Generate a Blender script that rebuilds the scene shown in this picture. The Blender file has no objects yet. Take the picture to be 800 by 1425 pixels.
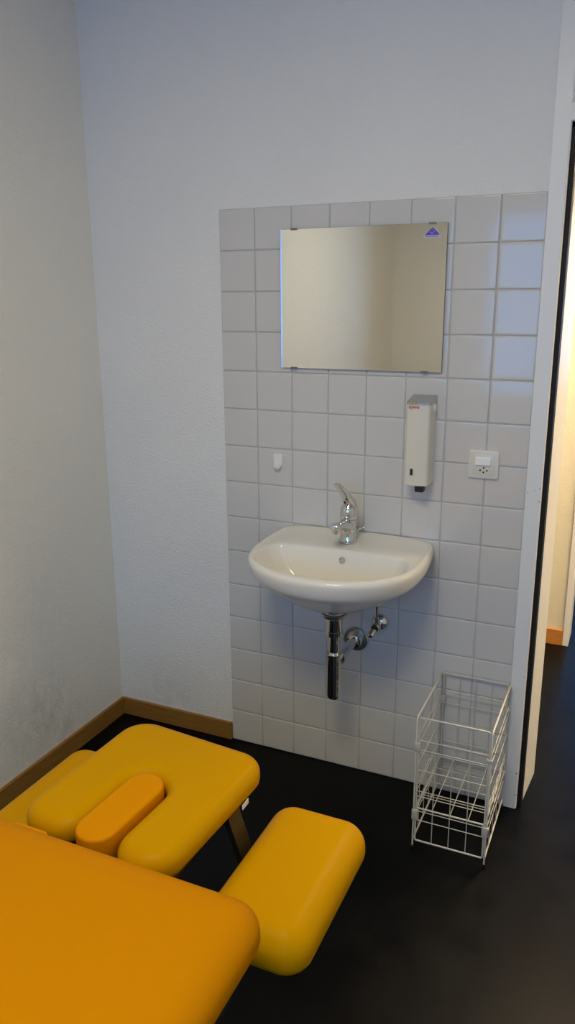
import bpy, bmesh, math, random
from mathutils import Vector, Matrix, Euler
random.seed(7)
sc = bpy.context.scene
C = sc.collection
PI = math.pi

# ------------------------------------------------------------------ helpers
def link(o, parent=None):
    C.objects.link(o)
    if parent is not None:
        o.parent = parent
        o.matrix_parent_inverse = parent_matrix(parent).inverted()
    return o

def parent_matrix(p):
    m = Matrix.LocRotScale(p.location, p.rotation_euler, p.scale)
    if p.parent is not None:
        m = parent_matrix(p.parent) @ p.matrix_parent_inverse @ m
    return m

def obj(name, bm, mat, parent=None, smooth=None, kind=None, label=None, recalc=True):
    """link a bmesh as ONE mesh object; smooth = auto smooth angle in degrees"""
    if recalc:
        bmesh.ops.recalc_face_normals(bm, faces=bm.faces[:])
    if smooth is not None:
        for f in bm.faces:
            f.smooth = True
        for e in bm.edges:
            if len(e.link_faces) == 2 and e.calc_face_angle(0) > math.radians(smooth):
                e.smooth = False
    me = bpy.data.meshes.new(name)
    bm.to_mesh(me)
    bm.free()
    for m in (mat if isinstance(mat, (list, tuple)) else [mat]):
        me.materials.append(m)
    o = bpy.data.objects.new(name, me)
    link(o, parent)
    if kind:
        o['kind'] = kind
    if label:
        o['label'] = label
    return o

def thing(name, label, cat, loc=(0, 0, 0), group=None):
    o = bpy.data.objects.new(name, None)
    o.empty_display_size = 0.05
    o.location = loc
    C.objects.link(o)
    o['label'] = label
    o['category'] = cat
    if group:
        o['group'] = group
    return o

def NB():
    return bmesh.new()

def box(bm, lo, hi, bevel=0.0, seg=2, mi=0):
    lo = Vector(lo); hi = Vector(hi)
    r = bmesh.ops.create_cube(bm, size=1.0)
    vs = r['verts']
    for v in vs:
        v.co = Vector(((lo[i] + hi[i]) / 2 + v.co[i] * (hi[i] - lo[i]) for i in range(3)))
    fs = set(f for v in vs for f in v.link_faces)
    for f in fs:
        f.material_index = mi
    if bevel > 0:
        es = list(set(e for v in vs for e in v.link_edges))
        bmesh.ops.bevel(bm, geom=es, offset=bevel, segments=seg, affect='EDGES', profile=0.5)

def loft(bm, loops, cap0=True, cap1=True, closed=True):
    """bridge equal-count vertex loops"""
    rows = [[bm.verts.new(p) for p in l] for l in loops]
    n = len(rows[0])
    for a, b in zip(rows[:-1], rows[1:]):
        for i in range(n if closed else n - 1):
            j = (i + 1) % n
            bm.faces.new((a[i], a[j], b[j], b[i]))
    if cap0:
        bm.faces.new(rows[0][::-1])
    if cap1:
        bm.faces.new(rows[-1])
    return rows

def tube(bm, pts, r, seg=8, closed=False):
    """round bar along a polyline (r: number or list)"""
    pts = [Vector(p) for p in pts]
    n = len(pts)
    rs = r if isinstance(r, (list, tuple)) else [r] * n
    loops = []
    prev = None
    for i, p in enumerate(pts):
        if closed:
            t = (pts[(i + 1) % n] - pts[i - 1]).normalized()
        elif i == 0:
            t = (pts[1] - p).normalized()
        elif i == n - 1:
            t = (p - pts[-2]).normalized()
        else:
            t = ((pts[i + 1] - p).normalized() + (p - pts[i - 1]).normalized()).normalized()
        if prev is None:
            a = Vector((0, 0, 1)) if abs(t.z) < 0.9 else Vector((1, 0, 0))
            u = t.cross(a).normalized()
        else:
            u = (prev - t * prev.dot(t)).normalized()
        prev = u
        w = t.cross(u)
        loops.append([p + (u * math.cos(2 * PI * k / seg) + w * math.sin(2 * PI * k / seg)) * rs[i] for k in range(seg)])
    if closed:
        rows = [[bm.verts.new(p) for p in l] for l in loops]
        for i in range(n):
            a, b = rows[i], rows[(i + 1) % n]
            for k in range(seg):
                j = (k + 1) % seg
                bm.faces.new((a[k], a[j], b[j], b[k]))
    else:
        loft(bm, loops)

def lathe(bm, prof, origin=(0, 0, 0), axis='z', seg=32):
    """prof: (radius, height) along the axis direction"""
    o = Vector(origin)
    ax = Vector(axis) if not isinstance(axis, str) else {'z': Vector((0, 0, 1)), 'x': Vector((1, 0, 0)), 'y': Vector((0, 1, 0))}[axis]
    ax = ax.normalized()
    a = Vector((0, 0, 1)) if abs(ax.z) < 0.9 else Vector((1, 0, 0))
    u = ax.cross(a).normalized()
    w = ax.cross(u)
    loops = [[o + ax * h + (u * math.cos(2 * PI * k / seg) + w * math.sin(2 * PI * k / seg)) * max(r, 1e-5) for k in range(seg)] for r, h in prof]
    loft(bm, loops)

def arc2(cx, cy, r, a0, a1, n):
    return [(cx + r * math.cos(math.radians(a0 + (a1 - a0) * i / n)), cy + r * math.sin(math.radians(a0 + (a1 - a0) * i / n))) for i in range(n + 1)]

def rrect(x0, y0, x1, y1, r, n=8):
    """rounded rectangle, counter-clockwise; r number or (bl, br, tr, tl)"""
    if not isinstance(r, (tuple, list)):
        r = (r, r, r, r)
    return (arc2(x0 + r[0], y0 + r[0], r[0], 180, 270, n) + arc2(x1 - r[1], y0 + r[1], r[1], 270, 360, n)
            + arc2(x1 - r[2], y1 - r[2], r[2], 0, 90, n) + arc2(x0 + r[3], y1 - r[3], r[3], 90, 180, n))

def inset(pts, d):
    """move a ccw outline inward by d along vertex normals"""
    n = len(pts)
    out = []
    for i in range(n):
        p0 = Vector(pts[i - 1]); p = Vector(pts[i]); p1 = Vector(pts[(i + 1) % n])
        e0 = (p - p0); e1 = (p1 - p)
        if e0.length < 1e-7: e0 = e1
        if e1.length < 1e-7: e1 = e0
        e0.normalize(); e1.normalize()
        n0 = Vector((-e0.y, e0.x)); n1 = Vector((-e1.y, e1.x))
        m = (n0 + n1)
        m = m / max(m.dot(n0) if m.length else 1, 0.35)
        out.append((p.x + m.x * d, p.y + m.y * d))
    return out

def pad(bm, outline, zt, zb, rt, rb, dome=0.0, n=7, roll=None):
    """upholstered cushion: rounded top edge rt (height) x roll (inset), bottom edge rb"""
    roll = roll or rt
    get = outline if callable(outline) else (lambda d: inset(outline, d))
    loops = []
    k = 4
    loops.append([(x, y, zb) for x, y in get(rb)])
    for i in range(1, k + 1):
        a = PI / 2 * i / k
        loops.append([(x, y, zb + rb * (1 - math.cos(a))) for x, y in get(rb * (1 - math.sin(a)))])
    for i in range(0, n + 1):
        a = PI / 2 * i / n
        loops.append([(x, y, zt - rt - dome + rt * math.sin(a)) for x, y in get(roll * (1 - math.cos(a)))])
    loops.append([(x, y, zt) for x, y in get(roll * 1.25 if dome else roll + 0.002)])
    rows = loft(bm, loops, True, False)
    f = bm.faces.new(rows[-1])
    f.normal_update()
    bmesh.ops.triangulate(bm, faces=[f])

# ------------------------------------------------------------------ materials
def mat(name, col, rough=0.5, metal=0.0, spec=0.5, coat=0.0, sheen=0.0):
    m = bpy.data.materials.new(name)
    m.use_nodes = True
    b = m.node_tree.nodes['Principled BSDF']
    b.inputs['Base Color'].default_value = (*col, 1)
    b.inputs['Roughness'].default_value = rough
    b.inputs['Metallic'].default_value = metal
    b.inputs['Specular IOR Level'].default_value = spec
    b.inputs['Coat Weight'].default_value = coat
    b.inputs['Coat Roughness'].default_value = 0.1
    return m

def nodes(m):
    return m.node_tree.nodes, m.node_tree.links, m.node_tree.nodes['Principled BSDF']

def noise(m, scale, detail=4, rough=0.6, dist=0.0, vec=None, stretch=None):
    N, L, B = nodes(m)
    tc = N.new('ShaderNodeTexCoord')
    t = N.new('ShaderNodeTexNoise')
    t.inputs['Scale'].default_value = scale
    t.inputs['Detail'].default_value = detail
    t.inputs['Roughness'].default_value = rough
    t.inputs['Distortion'].default_value = dist
    if stretch:
        mp = N.new('ShaderNodeMapping')
        mp.inputs['Scale'].default_value = stretch
        L.new(tc.outputs['Object'], mp.inputs['Vector'])
        L.new(mp.outputs['Vector'], t.inputs['Vector'])
    else:
        L.new(tc.outputs['Object'], t.inputs['Vector'])
    return t

def ramp(m, src, stops):
    N, L, B = nodes(m)
    r = N.new('ShaderNodeValToRGB')
    e = r.color_ramp.elements
    while len(e) < len(stops):
        e.new(0.5)
    for el, (p, c) in zip(e, stops):
        el.position = p
        el.color = (*c, 1)
    L.new(src, r.inputs['Fac'])
    return r

def bump(m, src, strength, dist, normal=None):
    N, L, B = nodes(m)
    b = N.new('ShaderNodeBump')
    b.inputs['Strength'].default_value = strength
    b.inputs['Distance'].default_value = dist
    L.new(src, b.inputs['Height'])
    if normal:
        L.new(normal, b.inputs['Normal'])
    L.new(b.outputs['Normal'], B.inputs['Normal'])
    return b

def plaster(name, col, stain=None, relief=0.8):
    m = mat(name, col, 0.9, spec=0.2)
    N, L, B = nodes(m)
    fine = noise(m, 95, 6, 0.62, 0.3, stretch=(1, 1, 1.5))
    b1 = bump(m, fine.outputs['Fac'], relief, 0.0045)
    big = noise(m, 2.2, 3, 0.5)
    c = ramp(m, big.outputs['Fac'], [(0.3, tuple(x * 0.965 for x in col)), (0.7, col)])
    out = c.outputs['Color']
    if stain:
        # scuffs and dirt rubbed into the paint, each with a place of its own on the wall
        for (px, py, pz, rad, amt, dark) in stain:
            tc = N.new('ShaderNodeTexCoord')
            mp = N.new('ShaderNodeMapping')
            mp.inputs['Location'].default_value = (-px, -py, -pz)
            L.new(tc.outputs['Object'], mp.inputs['Vector'])
            ln = N.new('ShaderNodeVectorMath'); ln.operation = 'LENGTH'
            L.new(mp.outputs['Vector'], ln.inputs[0])
            mr = N.new('ShaderNodeMapRange')
            mr.inputs['From Min'].default_value = rad
            mr.inputs['From Max'].default_value = 0.0
            L.new(ln.outputs['Value'], mr.inputs['Value'])
            nz = noise(m, 26, 6, 0.7, 0.6, stretch=(1, 1, 0.55))
            rr = ramp(m, nz.outputs['Fac'], [(0.40, (0, 0, 0)), (0.62, (1, 1, 1))])
            mu = N.new('ShaderNodeMath'); mu.operation = 'MULTIPLY'
            L.new(mr.outputs['Result'], mu.inputs[0]); L.new(rr.outputs['Color'], mu.inputs[1])
            m2 = N.new('ShaderNodeMath'); m2.operation = 'MULTIPLY'
            m2.inputs[1].default_value = amt
            L.new(mu.outputs['Value'], m2.inputs[0])
            mx = N.new('ShaderNodeMixRGB')
            mx.inputs['Color2'].default_value = (*dark, 1)
            L.new(m2.outputs['Value'], mx.inputs['Fac'])
            L.new(out, mx.inputs['Color1'])
            out = mx.outputs['Color']
    L.new(out, B.inputs['Base Color'])
    return m

WALL = (0.84, 0.835, 0.82)
DIRT = (0.36, 0.34, 0.30)
M = {}
M['wall'] = plaster('wall_plaster', WALL, [(-0.27, 0, 0.12, 0.22, 0.16, DIRT)])
M['wall_left'] = plaster('wall_plaster_scuffed', (0.86, 0.84, 0.775), [(-0.5, -0.44, 0.20, 0.20, 0.38, DIRT), (-0.5, -0.30, 0.10, 0.11, 0.34, DIRT), (-0.5, -0.65, 0.55, 0.5, 0.12, DIRT)])  # overall tint warmed: the lamp's warm light is put into the paint colour
M['corridor'] = plaster('corridor_plaster', (0.78, 0.73, 0.58), relief=0.3)
N, L, B = nodes(M['corridor'])
M['ceiling'] = mat('ceiling_paint', (0.78, 0.78, 0.77), 0.9, spec=0.2)
M['frame'] = mat('door_frame_paint', (0.80, 0.795, 0.785), 0.38, spec=0.45)
M['rubber'] = mat('black_rubber', (0.008, 0.008, 0.008), 0.6, spec=0.3)
M['tile'] = mat('glazed_tile', (0.63, 0.615, 0.60), 0.09, spec=0.5)
M['grout'] = mat('grout', (0.50, 0.485, 0.465), 0.85, spec=0.2)
M['ceramic'] = mat('white_ceramic', (0.80, 0.765, 0.70), 0.10, spec=0.55)
M['mark'] = mat('grey_print', (0.25, 0.25, 0.25), 0.5)
M['chrome'] = mat('chrome', (0.70, 0.69, 0.665), 0.07, metal=1.0)
M['chrome_dull'] = mat('satin_chrome', (0.62, 0.61, 0.59), 0.28, metal=1.0)
M['clip'] = mat('tarnished_metal', (0.20, 0.185, 0.15), 0.4, metal=0.9)
M['clip_grey'] = mat('grey_white_plastic', (0.52, 0.51, 0.48), 0.4)
M['satin_dark'] = mat('brushed_grey_metal', (0.40, 0.40, 0.40), 0.38, metal=1.0)
M['plastic'] = mat('white_plastic', (0.74, 0.71, 0.64), 0.32)
M['plastic_white'] = mat('bright_white_plastic', (0.80, 0.79, 0.76), 0.3)
M['enamel'] = mat('cream_enamel', (0.72, 0.69, 0.60), 0.22)
M['black'] = mat('black_plastic', (0.012, 0.012, 0.012), 0.45)
M['hole'] = mat('dark_hole', (0.004, 0.004, 0.004), 0.8, spec=0.1)
M['mirror'] = mat('mirror_silver', (0.79, 0.80, 0.78), 0.015, metal=1.0)
M['glass_edge'] = mat('polished_glass_edge', (0.62, 0.42, 0.42), 0.2, metal=1.0)
M['glass_dark'] = mat('glass_side', (0.10, 0.14, 0.13), 0.2)
M['purple'] = mat('purple_print', (0.10, 0.05, 0.42), 0.35)
M['lilac'] = mat('lilac_print', (0.55, 0.50, 0.78), 0.4)
M['red'] = mat('red_print', (0.55, 0.03, 0.03), 0.5)
M['lid'] = mat('silver_lid', (0.52, 0.51, 0.48), 0.25, metal=0.85)
M['wire'] = mat('white_coated_wire', (0.60, 0.58, 0.52), 0.35)
M['steel_black'] = mat('black_lacquered_steel', (0.010, 0.010, 0.010), 0.22, spec=0.6)
M['zinc'] = mat('zinc_steel', (0.45, 0.44, 0.41), 0.3, metal=1.0)
M['tag'] = mat('white_fabric_tag', (0.72, 0.72, 0.70), 0.8)

def vinyl(name, col, rough):
    m = mat(name, col, rough, spec=0.035)
    t = noise(m, 900, 3, 0.6)
    bump(m, t.outputs['Fac'], 0.10, 0.0008)
    return m
M['vinyl_orange'] = vinyl('orange_vinyl', (0.58, 0.217, 0.0), 0.5)
M['vinyl_amber'] = vinyl('amber_vinyl', (0.66, 0.250, 0.0), 0.45)
M['vinyl_yellow'] = vinyl('yellow_vinyl', (0.565, 0.275, 0.0), 0.36)

def floor_mat():
    m = mat('black_linoleum', (0.02, 0.02, 0.022), 0.42, spec=0.10)
    N, L, B = nodes(m)
    n1 = noise(m, 5.5, 8, 0.68, 0.8)
    c = ramp(m, n1.outputs['Fac'], [(0.30, (0.0012, 0.0012, 0.0013)), (0.55, (0.0021, 0.0021, 0.0022)), (0.8, (0.0056, 0.0055, 0.0052))])
    n2 = noise(m, 60, 6, 0.75)
    sp = ramp(m, n2.outputs['Fac'], [(0.62, (0, 0, 0)), (0.80, (0.016, 0.016, 0.016))])
    add = N.new('ShaderNodeMixRGB'); add.blend_type = 'ADD'; add.inputs['Fac'].default_value = 0.6
    L.new(c.outputs['Color'], add.inputs['Color1']); L.new(sp.outputs['Color'], add.inputs['Color2'])
    L.new(add.outputs['Color'], B.inputs['Base Color'])
    n3 = noise(m, 9, 5, 0.6)
    rr = ramp(m, n3.outputs['Fac'], [(0.3, (0.30,) * 3), (0.7, (0.46,) * 3)])
    L.new(rr.outputs['Color'], B.inputs['Roughness'])
    bump(m, n2.outputs['Fac'], 0.08, 0.002)
    return m
M['floor'] = floor_mat()

def wood(name, a, b, st):
    m = mat(name, a, 0.45, spec=0.4)
    N, L, B = nodes(m)
    n = noise(m, 14, 6, 0.6, 0.4, stretch=st)
    c = ramp(m, n.outputs['Fac'], [(0.35, a), (0.65, b)])
    L.new(c.outputs['Color'], B.inputs['Base Color'])
    return m
M['wood_x'] = wood('oak_skirting', (0.25, 0.115, 0.022), (0.33, 0.165, 0.034), (0.6, 6, 9))
M['wood_y'] = wood('oak_skirting_left', (0.25, 0.115, 0.022), (0.33, 0.165, 0.034), (6, 0.6, 9))
M['wood_corr'] = wood('warm_lit_skirting', (0.50, 0.19, 0.035), (0.58, 0.24, 0.05), (0.6, 6, 9))  # brightened and reddened: warm corridor lamplight put into the wood colour
M['glass'] = bpy.data.materials.new('window_glass')
M['glass'].use_nodes = True
_N = M['glass'].node_tree.nodes; _L = M['glass'].node_tree.links
_N.remove(_N['Principled BSDF'])
_tr = _N.new('ShaderNodeBsdfTransparent'); _gl = _N.new('ShaderNodeBsdfGlossy'); _gl.inputs['Roughness'].default_value = 0.0
_fr = _N.new('ShaderNodeFresnel'); _fr.inputs['IOR'].default_value = 1.3
_mx = _N.new('ShaderNodeMixShader')
_L.new(_fr.outputs['Fac'], _mx.inputs['Fac']); _L.new(_tr.outputs['BSDF'], _mx.inputs[1]); _L.new(_gl.outputs['BSDF'], _mx.inputs[2])
_L.new(_mx.outputs['Shader'], _N['Material Output'].inputs['Surface'])

# ------------------------------------------------------------------ room shell
CEIL = 2.72
YR = -3.6          # window wall
XR = 2.15
CY = 1.355         # far wall of the corridor
def struct(name, bm, m, parent=None, smooth=None):
    return obj(name, bm, m, parent, smooth, kind='structure')

bm = NB(); box(bm, (-2.6, YR - 0.10, -0.1), (4.2, 4.6, 0.0)); struct('floor', bm, M['floor'])
bm = NB(); box(bm, (-2.6, YR - 0.10, CEIL), (4.2, 4.6, CEIL + 0.1)); struct('ceiling', bm, M['ceiling'])
bm = NB(); box(bm, (-0.62, YR - 0.10, 0), (-0.5, 0.002, CEIL)); struct('wall_left', bm, M['wall_left'])
bm = NB(); box(bm, (XR, YR - 0.10, 0), (XR + 0.12, 0.002, CEIL)); struct('wall_right', bm, M['wall'])
DX1 = 1.90         # far side of the doorway
bm = NB()
box(bm, (-2.6, 0.002, 0), (1.02, 0.22, CEIL))
box(bm, (DX1 + 0.05, 0.002, 0), (4.2, 0.22, CEIL))
struct('wall_back', bm, M['wall'])
# window wall with an opening
WX0, WX1, WZ0, WZ1 = 0.0, 1.85, 0.92, 2.18
bm = NB()
box(bm, (-0.5, YR - 0.10, 0), (WX0, YR, CEIL))
box(bm, (WX1, YR - 0.10, 0), (XR, YR, CEIL))
box(bm, (WX0, YR - 0.10, 0), (WX1, YR, WZ0))
box(bm, (WX0, YR - 0.10, WZ1), (WX1, YR, CEIL))
struct('wall_front', bm, M['wall'])
bm = NB()
for a, b in (((WX0, WZ0), (WX0 + 0.06, WZ1)), ((WX1 - 0.06, WZ0), (WX1, WZ1)), ((WX0, WZ0), (WX1, WZ0 + 0.06)), ((WX0, WZ1 - 0.06), (WX1, WZ1)), (((WX0 + WX1) / 2 - 0.04, WZ0), ((WX0 + WX1) / 2 + 0.04, WZ1))):
    box(bm, (a[0], YR - 0.085, a[1]), (b[0], YR - 0.03, b[1]), 0.004)
w = struct('window_1', bm, M['frame'])
bm = NB(); box(bm, (WX0 + 0.05, YR - 0.060, WZ0 + 0.05), (WX1 - 0.05, YR - 0.056, WZ1 - 0.05)); obj('window_pane', bm, M['glass'], w)
bm = NB(); box(bm, (WX0 - 0.03, YR - 0.03, WZ0 - 0.03), (WX1 + 0.03, YR + 0.06, WZ0), 0.004); obj('window_sill', bm, M['frame'], w)

# corridor and the room across it
OX0 = 1.078
bm = NB()
box(bm, (-2.6, CY, 0), (1.06, CY + 0.14, CEIL))
box(bm, (1.06, CY, 2.1), (2.05, CY + 0.14, CEIL))
box(bm, (2.03, CY, 0), (4.2, CY + 0.14, CEIL))
struct('wall_corridor', bm, M['corridor'])
bm = NB(); box(bm, (-2.7, 0.002, 0), (-2.6, 4.6, CEIL)); struct('wall_corridor_left', bm, M['corridor'])
bm = NB(); box(bm, (4.2, 0.002, 0), (4.3, 4.6, CEIL)); struct('wall_corridor_right', bm, M['corridor'])
# frame of the opposite doorway
bm = NB()
box(bm, (1.050, CY - 0.012, 0), (OX0, CY + 0.155, 2.10), 0.003)
box(bm, (2.00, CY - 0.012, 0), (2.04, CY + 0.155, 2.10), 0.003)
box(bm, (1.050, CY - 0.012, 2.06), (2.04, CY + 0.155, 2.12), 0.003)
struct('door_2', bm, M['frame'])
# room across: wall with a window opening
bm = NB()
box(bm, (-2.6, 4.45, 0), (0.9, 4.6, CEIL))
box(bm, (2.6, 4.45, 0), (4.2, 4.6, CEIL))
box(bm, (0.9, 4.45, 0), (2.6, 4.6, 0.9))
box(bm, (0.9, 4.45, 2.2), (2.6, 4.6, CEIL))
struct('wall_far', bm, M['wall'])
bm = NB()
for a, b in (((0.9, 0.9), (0.96, 2.2)), ((2.54, 0.9), (2.6, 2.2)), ((0.9, 0.9), (2.6, 0.96)), ((0.9, 2.14), (2.6, 2.2)), ((1.7, 0.9), (1.78, 2.2))):
    box(bm, (a[0], 4.49, a[1]), (b[0], 4.55, b[1]), 0.004)
struct('window_2', bm, M['frame'])

# door frame of this room (steel frame, black seal, transom above)
bm = NB()
FZ = 2.66
def post(bm, sx, x0, x1, xr0, xr1):
    # profile in xy: face, rounded edge, rebate, lip, splayed reveal
    prof = [(x0, -0.006), (x1 - 0.004, -0.006), (x1 - 0.001, -0.004), (x1, -0.001), (x1, 0.052), (xr0, 0.054), (xr1, 0.222), (x0 + 0.01 * sx, 0.222)]
    if sx < 0:
        prof = [(x0, -0.006), (x1 + 0.004, -0.006), (x1 + 0.001, -0.004), (x1, -0.001), (x1, 0.052), (xr0, 0.054), (xr1, 0.222), (x0 - 0.01, 0.222)]
    loft(bm, [[(x, y, 0) for x, y in prof], [(x, y, FZ) for x, y in prof]])
post(bm, 1, 0.9955, 1.040, 1.054, 1.068)
post(bm, -1, DX1 + 0.045, DX1, DX1 - 0.014, DX1 - 0.028)
box(bm, (1.03, -0.0055, 2.040), (DX1 + 0.01, 0.222, 2.083), 0.002)
box(bm, (1.0, -0.0055, FZ - 0.045), (DX1 + 0.04, 0.222, FZ), 0.002)
box(bm, (0.9955, 0.002, FZ), (DX1 + 0.045, 0.22, CEIL))
door = struct('door_1', bm, M['frame'])
bm = NB()
box(bm, (1.0385, 0.012, 0), (1.0535, 0.0515, 2.041), 0.001)
box(bm, (DX1 - 0.0135, 0.012, 0), (DX1 + 0.0015, 0.0515, 2.041), 0.001)
box(bm, (1.0385, 0.012, 2.027), (DX1, 0.0515, 2.041), 0.001)
obj('door_seal', bm, M['rubber'], door, label='black rubber door seal')
bm = NB(); box(bm, (1.0435, 0.016, 2.0845), (DX1 - 0.004, 0.040, FZ - 0.047), 0.002)
obj('transom_panel', bm, M['frame'], door)

# small chips in the paint of the door post
for i, (x, z, r) in enumerate(((1.0005, 1.055, 0.0016), (1.0195, 1.062, 0.0013), (1.034, 1.07, 0.0018), (1.036, 1.03, 0.0022), (1.034, 0.13, 0.003), (1.034, 0.05, 0.003), (1.034, 0.47, 0.0014))):
    bm = NB(); lathe(bm, [(r, 0), (r * 0.9, 0.0004)], (x, -0.0058, z), (0, -1, 0), 8)
    obj('paint_chip', bm, M['mark'], door)

# skirting boards
bm = NB(); box(bm, (-0.5, YR, 0), (-0.488, -0.0, 0.0685), 0.0015); s = struct('baseboard_left', bm, M['wood_y'])
for y in (-0.09, -0.20, -0.62):
    bm = NB(); lathe(bm, [(0.0022, 0), (0.0022, 0.0004)], (-0.4882, y, 0.036), (1, 0, 0), 8); obj('nail', bm, M['mark'], s)
bm = NB(); box(bm, (-0.488, -0.011, 0), (-0.001, 0.002, 0.0685), 0.0015); s = struct('baseboard_back', bm, M['wood_x'])
for x in (-0.435, -0.04):
    bm = NB(); lathe(bm, [(0.0022, 0), (0.0022, 0.0004)], (x, -0.0112, 0.036), (0, -1, 0), 8); obj('nail', bm, M['mark'], s)
bm = NB(); box(bm, (-2.6, CY - 0.012, 0), (1.0495, CY, 0.078), 0.002); struct('baseboard_corridor', bm, M['wood_corr'])

# tiled splash area: 8 columns x 15 rows of 12.5 cm tiles in grout
P = 0.125
bm = NB()
box(bm, (0.0008, 0.0006, 0.0), (0.9950, 0.0024, 15 * P - 0.0006), mi=1)
tilt_fix = {}
for i in range(8):
    for j in range(15):
        x0 = i * P + 0.0016; x1 = (i + 1) * P - 0.0016
        z0 = 15 * P - (j + 1) * P + 0.0016; z1 = 15 * P - j * P - 0.0016
        if i == 7: x1 = 0.9950
        rx = random.gauss(0, 0.0035); rz = random.gauss(0, 0.0035)
        if i == 7 and j <= 3: rz = -0.006; rx = random.gauss(0, 0.002)
        if i == 6 and j <= 4: rz = -0.024
        cx = (x0 + x1) / 2; cz = (z0 + z1) / 2
        prof = [(0.0, 0.0018), (0.0002, -0.0006), (0.0010, -0.0016), (0.0026, -0.0020), (0.0070, -0.0021)]
        loops = []
        for d, y in prof:
            loops.append([(x, y + (x - cx) * rz + (z - cz) * rx, z) for x, z in ((x0 + d, z0 + d), (x1 - d, z0 + d), (x1 - d, z1 - d), (x0 + d, z1 - d))])
        loft(bm, loops, False, True)
struct('trim_1', bm, [M['tile'], M['grout']], smooth=50)

# ------------------------------------------------------------------ washbasin
SX = 0.479
def sink_loop(bw, hw, yb, yf, z, deck=0.0):
    """closed D-shaped loop: straight back edge, bowed front"""
    pts = []
    M_ = 14
    for i in range(M_):
        pts.append((-bw + 2 * bw * i / M_, yb))
    ym = yb + (yf - yb) * 0.40          # widest place
    K = 12
    for i in range(K):                   # right side: back corner to widest place
        a = PI / 2 * i / K
        pts.append((bw + (hw - bw) * math.sin(a), yb + (ym - yb) * (1 - math.cos(a))))
    K2 = 40
    nexp = 2.15
    for i in range(K2):
        a = PI * i / K2
        c, s_ = math.cos(a), math.sin(a)
        pts.append((hw * math.copysign(abs(c) ** (2 / nexp), c), ym + (yf - ym) * abs(s_) ** (2 / nexp)))
    for i in range(K):                   # left side, back to the wall
        a = PI / 2 * (1 - i / K)
        pts.append((-(bw + (hw - bw) * math.sin(a)), yb + (ym - yb) * (1 - math.cos(a))))
    out = []
    for x, y in pts:
        t = min(max((y + 0.30) / 0.24, 0), 1)
        t = t * t * (3 - 2 * t)
        # the back edge arches a little towards its two ends
        arch = -0.016 * (abs(x) / 0.26) ** 4 * t
        out.append((SX + x, y, z + deck * t + (arch if deck else 0)))
    return out
sink = thing('washbasin', 'white ceramic washbasin mounted on the tiled wall under the mirror', 'sink', (SX, -0.02, 0.66))
bm = NB()
loops = [
    sink_loop(0.03, 0.045, -0.155, -0.255, 0.698),
    sink_loop(0.06, 0.085, -0.115, -0.288, 0.702),
    sink_loop(0.085, 0.132, -0.06, -0.322, 0.713),
    sink_loop(0.115, 0.176, -0.015, -0.354, 0.733),
    sink_loop(0.150, 0.212, -0.002, -0.384, 0.757),
    sink_loop(0.190, 0.240, -0.002, -0.412, 0.780),
    sink_loop(0.220, 0.256, -0.002, -0.432, 0.795),
    sink_loop(0.238, 0.266, -0.002, -0.441, 0.818, 0.008),
    sink_loop(0.246, 0.270, -0.002, -0.445, 0.836, 0.014),
    sink_loop(0.247, 0.270, -0.002, -0.445, 0.846, 0.020),
    sink_loop(0.244, 0.266, -0.004, -0.441, 0.853, 0.024),
    sink_loop(0.239, 0.260, -0.010, -0.434, 0.856, 0.024),
    sink_loop(0.226, 0.250, -0.060, -0.424, 0.8565, 0.0145),
    sink_loop(0.205, 0.243, -0.120, -0.417, 0.8560, 0.0125),
    sink_loop(0.194, 0.2385, -0.153, -0.4125, 0.8552, 0.0105),
    sink_loop(0.190, 0.236, -0.161, -0.410, 0.8540, 0.009),
    sink_loop(0.186, 0.232, -0.166, -0.407, 0.8495, 0.006),
    sink_loop(0.181, 0.226, -0.169, -0.403, 0.838),
    sink_loop(0.168, 0.212, -0.178, -0.392, 0.815),
    sink_loop(0.150, 0.192, -0.186, -0.376, 0.785),
    sink_loop(0.120, 0.160, -0.195, -0.352, 0.757),
    sink_loop(0.080, 0.110, -0.205, -0.320, 0.742),
    sink_loop(0.035, 0.050, -0.222, -0.280, 0.735),
    sink_loop(0.015, 0.022, -0.235, -0.262, 0.733),
]
loft(bm, loops)
basin = obj('basin', bm, M['ceramic'], sink, smooth=70)
sub = basin.modifiers.new('subd', 'SUBSURF'); sub.levels = 1; sub.render_levels = 2
bm = NB()
lathe(bm, [(0.0095, 0.0), (0.0095, 0.003), (0.0085, 0.004), (0.0068, 0.003), (0.0066, -0.002)], (0.492, -0.1735, 0.8315), (0.0, -1, 0.27), 28)
ov = obj('overflow_ring', bm, M['chrome'], sink, smooth=40)
bm = NB(); lathe(bm, [(0.0066, 0.0), (0.0064, 0.0012)], (0.492, -0.1735, 0.8315), (0, -1, 0.27), 20); obj('overflow_hole', bm, M['chrome_dull'], sink)
bm = NB(); lathe(bm, [(0.024, 0), (0.024, 0.003), (0.020, 0.0045), (0.018, 0.003), (0.0, 0.0035)], (SX, -0.2485, 0.7325), 'z', 28); obj('drain_plug', bm, M['chrome'], sink, smooth=40)
bm = NB(); box(bm, (0.668, -0.0500, 0.8655), (0.690, -0.0475, 0.8662)); box(bm, (0.672, -0.0465, 0.866), (0.682, -0.0445, 0.8667)); obj('maker_mark', bm, M['mark'], sink, label='tiny grey print')

# ------------------------------------------------------------------ mixer tap
TX, TY, TZ = 0.482, -0.094, 0.8715
tap = thing('mixer_tap', 'chrome single-lever mixer tap standing on the back of the white washbasin', 'tap', (TX, TY, TZ))
bm = NB()
lathe(bm, [(0.0275, -0.0035), (0.0275, 0.003), (0.0262, 0.0045), (0.0255, 0.006), (0.0252, 0.045), (0.0255, 0.068), (0.0258, 0.070)], (TX, TY, TZ), 'z', 40)
obj('body', bm, M['chrome'], tap, smooth=40)
bm = NB()
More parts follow.
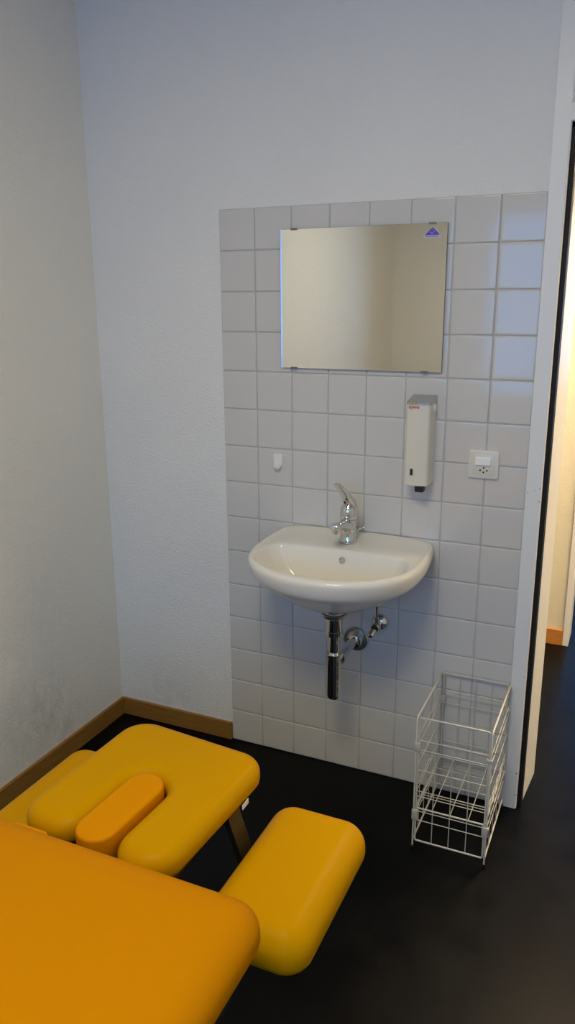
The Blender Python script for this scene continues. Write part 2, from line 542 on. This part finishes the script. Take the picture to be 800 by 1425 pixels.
# domed cap carrying the lever
lathe(bm, [(0.0258, 0.0712), (0.0268, 0.0725), (0.0268, 0.088), (0.0262, 0.098), (0.0240, 0.107), (0.0200, 0.114), (0.013, 0.119), (0.0, 0.1205)], (TX, TY, TZ), 'z', 40)
obj('cap', bm, M['chrome'], tap, smooth=40)
bm = NB()
# spout: flattened tube rising gently towards the user
sp = [((0, 0.000, 0.046), 0.0235, 0.0225), ((0, -0.020, 0.053), 0.0220, 0.0190), ((-0.001, -0.045, 0.0605), 0.0200, 0.0145), ((-0.002, -0.075, 0.0665), 0.0185, 0.0122), ((-0.003, -0.102, 0.0710), 0.0180, 0.0112), ((-0.003, -0.114, 0.0725), 0.0165, 0.0100), ((-0.003, -0.119, 0.0728), 0.0120, 0.0072)]
loops = []
for (c, a, b) in sp:
    loops.append([(TX + c[0] + a * math.cos(2 * PI * k / 24), TY + c[1] + b * 0.22 * math.sin(2 * PI * k / 24), TZ + c[2] + b * math.sin(2 * PI * k / 24)) for k in range(24)])
loft(bm, loops)
spout = obj('spout', bm, M['chrome'], tap, smooth=50)
bm = NB(); lathe(bm, [(0.0118, 0.0), (0.0118, -0.011), (0.0105, -0.0135), (0.0085, -0.0135), (0.0085, -0.010)], (TX - 0.003, TY - 0.101, TZ + 0.0620), 'z', 28)
obj('aerator', bm, M['chrome'], spout, smooth=40)
bm = NB()
# lever: curved blade sweeping up and forward from the cap
lv = [((0.006, 0.016, 0.083), 0.018, 0.012), ((0.005, 0.010, 0.108), 0.021, 0.017), ((0.002, 0.002, 0.126), 0.020, 0.0150), ((-0.002, -0.012, 0.143), 0.0175, 0.0110), ((-0.006, -0.030, 0.162), 0.0155, 0.0080), ((-0.011, -0.048, 0.178), 0.0140, 0.0062), ((-0.0145, -0.060, 0.1895), 0.0125, 0.0055), ((-0.0158, -0.0645, 0.1936), 0.0100, 0.0042), ((-0.0165, -0.0668, 0.1958), 0.0045, 0.0018)]
loops = []
for i, (c, a, b) in enumerate(lv):
    p = Vector(c)
    q0 = Vector(lv[max(i - 1, 0)][0]); q1 = Vector(lv[min(i + 1, len(lv) - 1)][0])
    t = (q1 - q0).normalized()
    u = Vector((1, 0, 0)); u = (u - t * u.dot(t)).normalized(); w_ = t.cross(u)
    loops.append([Vector((TX, TY, TZ)) + p + u * a * math.cos(2 * PI * k / 20) + w_ * b * math.sin(2 * PI * k / 20) for k in range(20)])
loft(bm, loops)
lever = obj('lever', bm, M['chrome'], tap, smooth=50)
bm = NB(); lathe(bm, [(0.0042, 0.0), (0.0042, 0.004), (0.003, 0.005), (0.0, 0.005)], (TX - 0.004, TY - 0.0205, TZ + 0.1265), (-0.1, -0.85, 0.35), 16); obj('marker_button', bm, M['black'], lever, smooth=40, label='dark round button')
bm = NB()
tube(bm, [(TX + 0.006, TY + 0.020, TZ + 0.020), (TX + 0.010, TY + 0.035, TZ + 0.020), (TX + 0.018, TY + 0.044, TZ + 0.024), (TX + 0.026, TY + 0.050, TZ + 0.032)], 0.0028, 10)
box(bm, (TX + 0.012, TY + 0.044, TZ + 0.030), (TX + 0.040, TY + 0.058, TZ + 0.0345), 0.0015)
obj('pop_up_rod', bm, M['chrome'], tap, smooth=40)

# ------------------------------------------------------------------ bottle trap under the basin
PX, PY = 0.480, -0.205
trap = thing('bottle_trap', 'chrome bottle trap hanging under the basin with a pipe into the wall', 'drain pipe', (PX, PY, 0.38))
bm = NB(); lathe(bm, [(0.0330, 0.697), (0.0330, 0.672), (0.0405, 0.670), (0.0405, 0.664), (0.036, 0.657), (0.026, 0.652)], (PX, PY, 0), 'z', 40); obj('top_flange', bm, M['chrome_dull'], trap, smooth=40)
bm = NB(); lathe(bm, [(0.0255, 0.655), (0.0255, 0.612), (0.0275, 0.610), (0.0275, 0.596), (0.0195, 0.594)], (PX, PY, 0), 'z', 40); obj('coupling_nut', bm, M['chrome'], trap, smooth=40)
bm = NB(); lathe(bm, [(0.0175, 0.60), (0.0175, 0.535)], (PX, PY, 0), 'z', 32); obj('tail_pipe', bm, M['chrome'], trap, smooth=40)
bm = NB(); lathe(bm, [(0.0200, 0.5365), (0.0255, 0.5355), (0.0262, 0.533), (0.0255, 0.5295), (0.0225, 0.5285)], (PX, PY, 0), 'z', 40); obj('collar', bm, M['chrome'], trap, smooth=40)
bm = NB(); lathe(bm, [(0.0215, 0.530), (0.0215, 0.392), (0.0205, 0.385), (0.0175, 0.380), (0.0, 0.3785)], (PX, PY, 0), 'z', 40); obj('trap_bottle', bm, M['chrome'], trap, smooth=40)
bm = NB(); tube(bm, [(PX, PY + 0.012, 0.500), (PX + 0.0005, PY + 0.06, 0.500), (0.481, -0.10, 0.500), (0.482, -0.02, 0.499), (0.4825, 0.0, 0.498)], 0.0165, 28); obj('outlet_pipe', bm, M['chrome'], trap, smooth=40)
bm = NB(); lathe(bm, [(0.0175, 0.0), (0.0235, 0.001), (0.0240, 0.006), (0.0235, 0.022), (0.0175, 0.024)], (PX, PY + 0.033, 0.500), 'y', 32); obj('outlet_nut', bm, M['chrome'], trap, smooth=40)
bm = NB(); lathe(bm, [(0.0425, 0.0), (0.0425, -0.002), (0.0405, -0.0040), (0.030, -0.0048), (0.0165, -0.0048)], (0.4825, -0.003, 0.498), 'y', 40); obj('wall_rosette', bm, M['satin_dark'], trap, smooth=40)
bm = NB(); lathe(bm, [(0.0285, -0.004), (0.0290, -0.008), (0.0270, -0.018), (0.0235, -0.025), (0.0165, -0.0265)], (0.4825, -0.003, 0.498), 'y', 40); obj('pipe_collar', bm, M['chrome'], trap, smooth=40)

# ------------------------------------------------------------------ angle valve
VX, VZ = 0.566, 0.574
valve = thing('angle_valve', 'small chrome angle valve on the tiles, right of the drain pipe', 'valve', (VX, 0, VZ))
bm = NB(); lathe(bm, [(0.029, 0.0), (0.0285, -0.004), (0.025, -0.012), (0.018, -0.019), (0.011, -0.022)], (VX, -0.003, VZ), 'y', 36); obj('rosette', bm, M['chrome'], valve, smooth=40)
bm = NB(); lathe(bm, [(0.011, 0.0), (0.011, -0.018), (0.0145, -0.020), (0.0145, -0.040), (0.012, -0.043), (0.0, -0.043)], (VX, -0.02, VZ), 'y', 28); obj('valve_body', bm, M['chrome'], valve, smooth=40)
bm = NB()
lathe(bm, [(0.0095, 0.0), (0.0095, 0.022), (0.007, 0.024)], (VX, -0.046, VZ + 0.008), 'z', 20)
tube(bm, [(VX, -0.046, VZ + 0.025), (VX, -0.046, VZ + 0.07), (VX, -0.048, VZ + 0.13)], 0.0052, 14)
obj('supply_pipe', bm, M['chrome'], valve, smooth=40)
bm = NB(); lathe(bm, [(0.006, 0.0), (0.006, 0.010), (0.0105, 0.012), (0.0115, 0.020), (0.0105, 0.030), (0.007, 0.033), (0.0, 0.034)], (VX - 0.003, -0.054, VZ - 0.006), (-0.25, -0.80, -0.55), 24); obj('handle', bm, M['chrome'], valve, smooth=40)

# ------------------------------------------------------------------ mirror
mir = thing('wall_mirror', 'frameless rectangular wall mirror clipped onto the tiles above the basin', 'mirror', (0.476, 0, 1.392))
MX0, MX1, MZ0, MZ1, MY = 0.2190, 0.7335, 1.3915, 1.8065, -0.012
bm = NB()
box(bm, (MX0, MY + 0.0004, MZ0), (MX1, MY + 0.0045, MZ1), mi=1)
vs = [bm.verts.new(p) for p in ((MX0 + 0.0033, MY, MZ0 + 0.0005), (MX1 - 0.0008, MY, MZ0 + 0.0005), (MX1 - 0.0008, MY, MZ1 - 0.0005), (MX0 + 0.0033, MY, MZ1 - 0.0005))]
bm.faces.new(vs).material_index = 0
glass = obj('mirror_glass', bm, [M['mirror'], M['glass_dark']], mir)
bm = NB()
# left glass edge as an added strip, tilted so that it reflects the window
e = 0.0010
loft(bm, [[(MX0, MY + 0.002, z), (MX0, MY - e, z), (MX0 + 0.0034, MY, z), (MX0 + 0.0034, MY + 0.002, z)] for z in (MZ0 + 0.0003, MZ1 - 0.0003)])
obj('tilted_edge', bm, M['glass_edge'], mir, label='bright polished edge strip')
for x, z, s_ in ((0.264, MZ1, 1), (0.690, MZ1, 1), (0.262, MZ0, -1), (0.6825, MZ0, -1)):
    bm = NB()
    outl = rrect(x - 0.0110, z - 0.0035, x + 0.0110, z + 0.0022, 0.0024, 5) if s_ > 0 else rrect(x - 0.0110, z - 0.0022, x + 0.0110, z + 0.0035, 0.0024, 5)
    loft(bm, [[(a, MY - 0.0034, b) for a, b in outl], [(a, MY - 0.0005, b) for a, b in outl]])
    box(bm, (x - 0.006, MY - 0.001, z - 0.001 if s_ < 0 else z), (x + 0.006, -0.001, z + 0.001 if s_ > 0 else z + 0.0))
    obj('mirror_clip', bm, M['clip'], mir, smooth=40, label='dark metal mirror clip')
# triangular sticker in the upper right corner
def plate(bm, pts, y0, y1):
    loft(bm, [[(x, y0, z) for x, z in pts], [(x, y1, z) for x, z in pts]])
def tri(cx, z0, w_, h, r):
    base = [Vector((cx - w_ / 2, z0)), Vector((cx + w_ / 2, z0)), Vector((cx, z0 + h))]
    out = []
    for i in range(3):
        p = base[i]; a = (base[i - 1] - p).normalized(); b = (base[(i + 1) % 3] - p).normalized()
        for t in (0, 0.25, 0.5, 0.75, 1.0):
            q_ = p + a * r * (1 - t) ** 2 + b * r * t ** 2
            out.append((q_.x, q_.y))
    return out
STX, STZ = 0.6905, 1.768
bm = NB(); plate(bm, tri(STX, STZ, 0.0560, 0.0305, 0.004), MY - 0.0006, MY - 0.0001)
st = obj('sticker', bm, M['lilac'], mir, label='small purple triangular sticker')
bm = NB(); plate(bm, tri(STX, STZ + 0.0066, 0.0430, 0.0215, 0.002), MY - 0.0009, MY - 0.0005); obj('printed_triangle', bm, M['purple'], st)
bm = NB()
for p0, p1, r in (((-0.007, 0.016), (-0.001, 0.0095), 0.0011), ((-0.001, 0.0095), (0.0065, 0.0185), 0.0011), ((-0.002, 0.022), (0.002, 0.024), 0.0010)):
    tube(bm, [(STX + p0[0], MY - 0.0009, STZ + p0[1]), (STX + p1[0], MY - 0.0009, STZ + p1[1])], r * 0.9, 6)
obj('printed_tick', bm, M['lilac'], st)
bm = NB()
for k in range(9):
    box(bm, (STX - 0.0180 + k * 0.0041, MY - 0.0009, STZ + 0.0018), (STX - 0.0180 + k * 0.0041 + 0.0026, MY - 0.0005, STZ + 0.0045))
obj('printed_line', bm, M['purple'], st)

# ------------------------------------------------------------------ soap dispenser
dis = thing('soap_dispenser', 'cream wall soap dispenser with grey lid beside the switch, below the mirror', 'soap dispenser', (0.686, 0, 1.045))
DX0, DXX, DZ0, DZ1, DD = 0.6510, 0.7215, 1.064, 1.304, 0.088
def dis_loop(z, g=0.0, dd=0.0):
    pts = [(DX0 - g, -0.001), (DX0 - g, -DD + 0.016)]
    for i in range(9):
        a = i / 8
        pts.append((DX0 - g + (0.008) * (1 - math.cos(a * PI / 2)), -DD + 0.016 - 0.010 * math.sin(a * PI / 2)))
    for i in range(1, 12):
        t = i / 12
        x = DX0 + 0.008 + (DXX - DX0 - 0.016) * t
        pts.append((x, -DD + 0.006 - (0.006 + g) * math.sin(t * PI) - dd))
    for i in range(9):
        a = 1 - i / 8
        pts.append((DXX + g - 0.008 * (1 - math.cos(a * PI / 2)), -DD + 0.016 - 0.010 * math.sin(a * PI / 2)))
    pts += [(DXX + g, -DD + 0.016), (DXX + g, -0.001)]
    return [(x, y, z) for x, y in pts]
bm = NB(); loft(bm, [dis_loop(DZ0), dis_loop(DZ1)]); body = obj('housing', bm, M['enamel'], dis, smooth=35)
bm = NB()
l0 = dis_loop(0, 0.0010); l1 = dis_loop(0, 0.0010)
lid0 = [(x, y, DZ1 + 0.0006) for x, y, z in l0]
lid1 = [(x, y, DZ1 + 0.005 + 0.016 * min(1, (y + DD) / DD)) for x, y, z in l1]
loft(bm, [lid0, lid1]); obj('lid', bm, M['lid'], dis, smooth=35, label='silver grey lid')
bm = NB(); box(bm, (0.6715, -DD - 0.0045, 1.0965), (0.6785, -DD + 0.004, 1.1150), 0.0005); obj('sight_slot', bm, M['black'], dis, label='black level window')
bm = NB(); lathe(bm, [(0.0115, 0), (0.0115, 0.003), (0.009, 0.005), (0.0, 0.005)], (DXX, -0.028, 1.291), 'x', 24); obj('lock', bm, M['plastic_white'], dis, smooth=40)
bm = NB(); box(bm, (0.6820, -0.074, 1.0415), (0.7090, -0.046, 1.0645), 0.003); obj('push_nozzle', bm, M['black'], dis, label='black nozzle')
def text(name, body_, size, m, loc, parent, rot=(PI / 2, 0, 0), bold=0.0):
    cu = bpy.data.curves.new(name, 'FONT')
    cu.body = body_; cu.size = size; cu.extrude = 0.0003; cu.align_x = 'CENTER'; cu.align_y = 'CENTER'; cu.offset = bold
    o = bpy.data.objects.new(name + '_curve', cu); C.objects.link(o)
    dg = bpy.context.evaluated_depsgraph_get(); dg.update()
    me = bpy.data.meshes.new_from_object(o.evaluated_get(dg))
    bpy.data.objects.remove(o); me.materials.clear(); me.materials.append(m)
    o = bpy.data.objects.new(name, me); o.location = loc; o.rotation_euler = rot
    link(o, parent); return o
t_ = text('lettering', 'CWS', 0.0125, M['red'], (0.6765, -DD - 0.0003, 1.2970), dis, bold=0.0004)
t_.scale = (1.15, 0.78, 1)

# ------------------------------------------------------------------ switch with socket
sw = thing('switch_socket', 'square cream light switch with socket holes on the right side of the tiles', 'light switch', (0.871, 0, 1.085))
def slab(bm, x0, z0, x1, z1, r, y0, y1, ch=0.002, n=5):
    o_ = rrect(x0, z0, x1, z1, r, n); o2 = inset(o_, ch)
    loft(bm, [[(x, y0, z) for x, z in o_], [(x, y1 + ch, z) for x, z in o_], [(x, y1 + ch * 0.3, z) for x, z in inset(o_, ch * 0.3)], [(x, y1, z) for x, z in o2]])
bm = NB(); slab(bm, 0.8265, 1.0860, 0.9150, 1.1700, 0.006, -0.001, -0.012, 0.0035); obj('cover_plate', bm, M['plastic'], sw, smooth=35)
bm = NB(); slab(bm, 0.8400, 1.0985, 0.9020, 1.1585, 0.003, -0.010, -0.0138, 0.0012); ins = obj('insert', bm, M['plastic'], sw, smooth=35)
bm = NB()
prof = [(-0.0110, 1.1265), (-0.0185, 1.1270), (-0.0200, 1.1285), (-0.0172, 1.1490), (-0.0160, 1.1510), (-0.0110, 1.1515)]
loft(bm, [[(0.8480, y, z) for y, z in prof], [(0.8920, y, z) for y, z in prof]]); obj('rocker', bm, M['plastic_white'], sw, smooth=25)
for x, z in ((0.8725, 1.1195), (0.8625, 1.1115), (0.8820, 1.1115), (0.8722, 1.1060)):
    bm = NB(); lathe(bm, [(0.0025, 0), (0.0025, 0.0003)], (x, -0.0138, z), (0, -1, 0), 14); obj('socket_hole', bm, M['hole'], sw)

# ------------------------------------------------------------------ towel hook
hk = thing('wall_hook', 'small white plastic hook stuck on the tiles left of the tap', 'hook', (0.199, 0, 1.056))
bm = NB()
out = arc2(0.2, 1.079, 0.0165, 180, 360, 16) + [(0.2165, 1.1065), (0.2135, 1.1085), (0.1865, 1.1085), (0.1835, 1.1065)]
loft(bm, [[(x, -0.001, z) for x, z in out], [(x, -0.006, z) for x, z in out], [(x, -0.008, z) for x, z in inset(out, 0.002)]])
obj('back_plate', bm, M['plastic_white'], hk, smooth=35)
bm = NB()
rows = []
for (y, z, hw, th) in ((-0.006, 1.092, 0.0135, 0.011), (-0.009, 1.080, 0.0135, 0.0105), (-0.012, 1.070, 0.013, 0.0090), (-0.015, 1.066, 0.0125, 0.0075), (-0.018, 1.068, 0.012, 0.0060), (-0.019, 1.075, 0.0105, 0.0050), (-0.019, 1.080, 0.007, 0.0035)):
    rows.append([(0.2 + hw * math.cos(2 * PI * k / 18), y + th * 0.5 * math.sin(2 * PI * k / 18) * 0.6, z + th * math.sin(2 * PI * k / 18)) for k in range(18)])
loft(bm, rows); obj('hook_tongue', bm, M['plastic_white'], hk, smooth=50)

# ------------------------------------------------------------------ wire basket tower
BX0, BX1, BY0, BY1, BH = 0.783, 0.9965, -0.322, -0.016, 0.441
bk = thing('wire_basket', 'white two-tier wire basket standing on the floor against the tiles', 'basket', ((BX0 + BX1) / 2, (BY0 + BY1) / 2, 0))
RF, RT = 0.0027, 0.0013
def rail_loop(a0, a1, z0, z1, r=0.006):
    return rrect(a0, z0, a1, z1, r, 4)
Z_WIRES = (0.368, 0.337, 0.270, 0.200, 0.182, 0.132, 0.101)
def wpanel(name, axis, at, a0, a1, nv, zb):
    bm = NB()
    P3 = (lambda a, z: (a, at, z)) if axis == 'x' else (lambda a, z: (at, a, z))
    tube(bm, [P3(a, z) for a, z in rail_loop(a0, a1, zb, BH)], RF, 8, True)
    off = RT * 0.9
    for z in Z_WIRES:
        tube(bm, [P3(a0, z), P3(a1, z)], RT, 6)
    for k in range(1, nv + 1):
        a = a0 + (a1 - a0) * k / (nv + 1)
        tube(bm, [P3(a, zb), P3(a, BH)], RT, 6)
    return obj(name, bm, M['wire'], bk, smooth=50)
wpanel('front_panel', 'x', BY0 + 0.001, BX0 + 0.0062, BX1 - 0.0062, 3, 0.030)
wpanel('back_panel', 'x', BY1 - 0.001, BX0 + 0.0062, BX1 - 0.0062, 3, 0.030)
def side(at):
    bm = NB()
    y0, y1 = BY0, BY1
    # long posts run down to the floor; a lower rail ties them
    tube(bm, [(at, y0, 0.010), (at, y0, BH - 0.008), (at, y0 + 0.008, BH), (at, y1 - 0.008, BH), (at, y1, BH - 0.008), (at, y1, 0.010)], RF, 8)
    tube(bm, [(at, y0, 0.030), (at, y1, 0.030)], RF, 8)
    for z in Z_WIRES:
        tube(bm, [(at, y0, z), (at, y1, z)], RT, 6)
    for k in range(1, 5):
        y = y0 + (y1 - y0) * k / 5
        tube(bm, [(at, y, 0.030), (at, y, BH)], RT, 6)
    o = obj('side_panel', bm, M['wire'], bk, smooth=50)
    for y in (y0, y1):
        bm = NB(); lathe(bm, [(0.0036, 0.0), (0.0044, 0.001), (0.0044, 0.012), (0.0034, 0.013)], (at, y, 0.0), 'z', 12)
        obj('foot', bm, M['black'], o, smooth=40, label='black rubber foot')
side(BX0); side(BX1)
bm = NB()
ZS = 0.1385
tube(bm, [(x, y, ZS) for x, y in rrect(BX0 + 0.006, BY0 + 0.006, BX1 - 0.006, BY1 - 0.006, 0.006, 3)], RF, 8, True)
for k in range(1, 4):
    x = BX0 + (BX1 - BX0) * k / 4
    tube(bm, [(x, BY0 + 0.006, ZS + 0.002), (x, BY1 - 0.006, ZS + 0.002)], RT, 6)
for y in (BY0 + 0.080, BY0 + 0.155, BY0 + 0.235):
    tube(bm, [(BX0 + 0.006, y, ZS - 0.003), (BX1 - 0.006, y, ZS - 0.003)], RT, 6)
obj('shelf', bm, M['wire'], bk, smooth=50)
for x, sx in ((BX0, 1), (BX1, -1)):
    for y, sy in ((BY0, 1), (BY1, -1)):
        for zc, h in ((0.352 if sx < 0 else 0.345, 0.010 if sx < 0 else 0.030), (0.119, 0.034)):
            bm = NB()
            box(bm, (min(x - sx * 0.005, x + sx * 0.0125), y - 0.0055, zc - h / 2), (max(x - sx * 0.005, x + sx * 0.0125), y + 0.0055, zc + h / 2), 0.002)
            obj('corner_clip', bm, M['clip_grey'], bk, smooth=40)

# ------------------------------------------------------------------ treatment table
TCX = 0.465
tb = thing('treatment_table', 'yellow and orange padded treatment table with headpiece and two armrests', 'massage table', (TCX, -2.2, 0))
bm = NB()
pad(bm, lambda d: rrect(TCX - 0.354 + d, -3.15 + d, TCX + 0.354 - d, -1.370 - d, max(0.058 - d, 0.014), 16), 0.691, 0.605, 0.048, 0.025, dome=0.003, n=10, roll=0.060)
obj('main_cushion', bm, M['vinyl_orange'], tb, smooth=60)
# U-shaped headpiece
HX0, HX1, HY0, HY1 = TCX - 0.187, TCX + 0.174, -1.345, -0.966
SXH, SY1 = 0.0465, -1.130
rl = 0.055
out = (arc2(HX0 + rl, HY0 + rl, rl, 180, 270, 8)
       + arc2(TCX - SXH - rl, HY0 + rl, rl, 270, 360, 8)
       + arc2(TCX, SY1 - SXH, SXH, 180, 0, 16)
       + arc2(TCX + SXH + rl, HY0 + rl, rl, 180, 270, 8)
       + arc2(HX1 - 0.068, HY0 + 0.068, 0.068, 270, 360, 10)
       + arc2(HX1 - 0.058, HY1 - 0.058, 0.058, 0, 90, 12)
       + arc2(HX0 + 0.070, HY1 - 0.070, 0.070, 90, 180, 12))
bm = NB(); pad(bm, out, 0.664, 0.606, 0.030, 0.018, n=8, roll=0.036)
head_rot = Matrix.Translation((TCX + 0.160, -0.972, 0)) @ Matrix.Rotation(math.radians(-5.3), 4, 'Z') @ Matrix.Translation((-TCX - 0.17, 0.96, 0))
bmesh.ops.transform(bm, matrix=head_rot, verts=bm.verts[:])   # the headpiece sits slightly askew
for v in bm.verts: v.co.z -= 0.018 * min(max((-1.0 - v.co.y) / 0.34, 0), 1)   # and dips towards the table
head = obj('headpiece', bm, M['vinyl_yellow'], tb, smooth=60)
bm = NB(); pad(bm, rrect(TCX - 0.042, -1.350, TCX + 0.042, -1.136, 0.0405, 12), 0.667, 0.603, 0.007, 0.006, n=5)
bmesh.ops.transform(bm, matrix=head_rot, verts=bm.verts[:])
for v in bm.verts: v.co.z -= 0.018 * min(max((-1.0 - v.co.y) / 0.34, 0), 1)
obj('face_slot_insert', bm, M['vinyl_amber'], tb, smooth=60, label='orange filler pad in the face slot')
bm = NB(); pad(bm, rrect(TCX - 0.195, -1.3695, TCX - 0.118, -1.3505, 0.008, 6), 0.647, 0.615, 0.006, 0.004)
obj('slot_crosspiece', bm, M['vinyl_amber'], tb, smooth=60)
# armrests
for s_ in (1, -1):
    x0, x1 = (TCX + 0.174, TCX + 0.386) if s_ > 0 else (TCX - 0.380, TCX - 0.180)
    bm = NB(); pad(bm, rrect(x0, -1.328, x1, -0.948, 0.052, 10), 0.552, 0.470, 0.048, 0.022, n=9, roll=0.048)
    obj('armrest', bm, M['vinyl_yellow'], tb, smooth=60)
    # bent flat bar carrying the armrest from below the headpiece
    bm = NB()
    path = [(TCX + s_ * 0.130, 0.632), (TCX + s_ * 0.140, 0.585), (TCX + s_ * 0.178, 0.475), (TCX + s_ * 0.205, 0.460), (TCX + s_ * 0.33, 0.460)]
    loops = []
    for i, (x, z) in enumerate(path):
        a = Vector(path[max(i - 1, 0)]); b = Vector(path[min(i + 1, len(path) - 1)])
        t = (b - a).normalized(); nn = Vector((-t.y, t.x)) * 0.0065
        loops.append([(x + nn.x, -1.130, z + nn.y), (x + nn.x, -1.085, z + nn.y), (x - nn.x, -1.085, z - nn.y), (x - nn.x, -1.130, z - nn.y)])
    loft(bm, loops); obj('armrest_bracket', bm, M['steel_black'], tb)
# plates and frame under the cushions
bm = NB(); box(bm, (TCX - 0.135, -1.31, 0.578), (TCX + 0.125, -1.00, 0.592), 0.003); obj('headpiece_plate', bm, M['steel_black'], tb)
bm = NB()
for x in (TCX - 0.09, TCX + 0.09):
    box(bm, (x - 0.012, -1.75, 0.556), (x + 0.012, -1.05, 0.580), 0.002)
obj('headpiece_rail', bm, M['steel_black'], tb)
bm = NB(); box(bm, (TCX - 0.34, -3.10, 0.582), (TCX + 0.34, -1.48, 0.607), 0.003); obj('cushion_board', bm, M['steel_black'], tb)
bm = NB()
for x in (TCX - 0.27, TCX + 0.27):
    box(bm, (x - 0.025, -3.0, 0.520), (x + 0.025, -1.60, 0.584), 0.004)
    box(bm, (x - 0.025, -3.0, 0.03), (x + 0.025, -1.60, 0.08), 0.004)
for y in (-2.9, -1.70):
    box(bm, (TCX - 0.27, y - 0.025, 0.52), (TCX + 0.27, y + 0.025, 0.57), 0.004)
    box(bm, (TCX - 0.27, y - 0.025, 0.032), (TCX + 0.27, y + 0.025, 0.078), 0.004)
obj('frame', bm, M['steel_black'], tb)
for x in (TCX - 0.27, TCX + 0.27):
    for y in (-2.9, -1.70):
        bm = NB(); box(bm, (x - 0.025, y - 0.025, 0.0), (x + 0.025, y + 0.025, 0.54), 0.003); obj('leg', bm, M['steel_black'], tb)
bm = NB(); box(bm, (0.6200, -1.094, 0.601), (0.6215, -1.068, 0.612)); obj('care_tag', bm, M['tag'], tb, label='white fabric tag under the headpiece')

# ------------------------------------------------------------------ camera
cam = bpy.data.cameras.new('camera')
cam.sensor_fit = 'VERTICAL'; cam.sensor_height = 36.0
cam.lens = 1091.6 / 1425 * 36.0
cam.clip_start = 0.05
co = bpy.data.objects.new('camera', cam); C.objects.link(co)
co.location = (1.27652, -2.31315, 1.61065)
co.rotation_euler = (1.302329, 0.006151, 0.422732)
sc.camera = co

# ------------------------------------------------------------------ light
wd = bpy.data.worlds.new('daylight'); sc.world = wd; wd.use_nodes = True
bg = wd.node_tree.nodes['Background']
bg.inputs['Color'].default_value = (0.125, 0.415, 1.0, 1)
bg.inputs['Strength'].default_value = 4.15
def area(name, loc, rot, sx, sy, energy, col, portal=False):
    l = bpy.data.lights.new(name, 'AREA'); l.shape = 'RECTANGLE'; l.size = sx; l.size_y = sy
    l.energy = energy; l.color = col
    if portal:
        l.cycles.is_portal = True
    o = bpy.data.objects.new(name, l); o.location = loc; o.rotation_euler = rot; C.objects.link(o); return o
area('window_daylight', ((WX0 + WX1) / 2, YR - 0.098, (WZ0 + WZ1) / 2), (PI / 2, 0, 0), WX1 - WX0, WZ1 - WZ0, 1, (1, 1, 1), True)
area('window_daylight_far', (1.75, 4.59, 1.55), (-PI / 2, 0, 0), 1.7, 1.3, 1, (1, 1, 1), True)
WARM = (1.0, 0.775, 0.50)
area('corridor_lamp_and_fill', (1.42, 0.80, CEIL - 0.03), (0, 0, 0), 0.35, 0.35, 66, WARM)
area('corridor_lamp_and_fill', (3.1, 0.75, CEIL - 0.03), (0, 0, 0), 0.35, 0.35, 48, WARM)  # added fill lamp, out of view, to brighten the door jamb
area('room_ceiling_lamp', (0.75, -1.9, CEIL - 0.17), (0, 0, 0), 0.6, 0.6, 24.5, (1.0, 0.90, 0.61))

# ------------------------------------------------------------------ colour management
vs_ = sc.view_settings
sc.display_settings.display_device = 'sRGB'
vs_.view_transform = 'Standard'
vs_.look = 'None'
vs_.gamma = 1.0
vs_.use_curve_mapping = False
vs_.exposure = 0.0
sc.cycles.use_denoising = True
sc.cycles.max_bounces = 10
sc.cycles.diffuse_bounces = 6
sc.cycles.glossy_bounces = 6
sc.cycles.caustics_reflective = False
sc.cycles.caustics_refractive = False
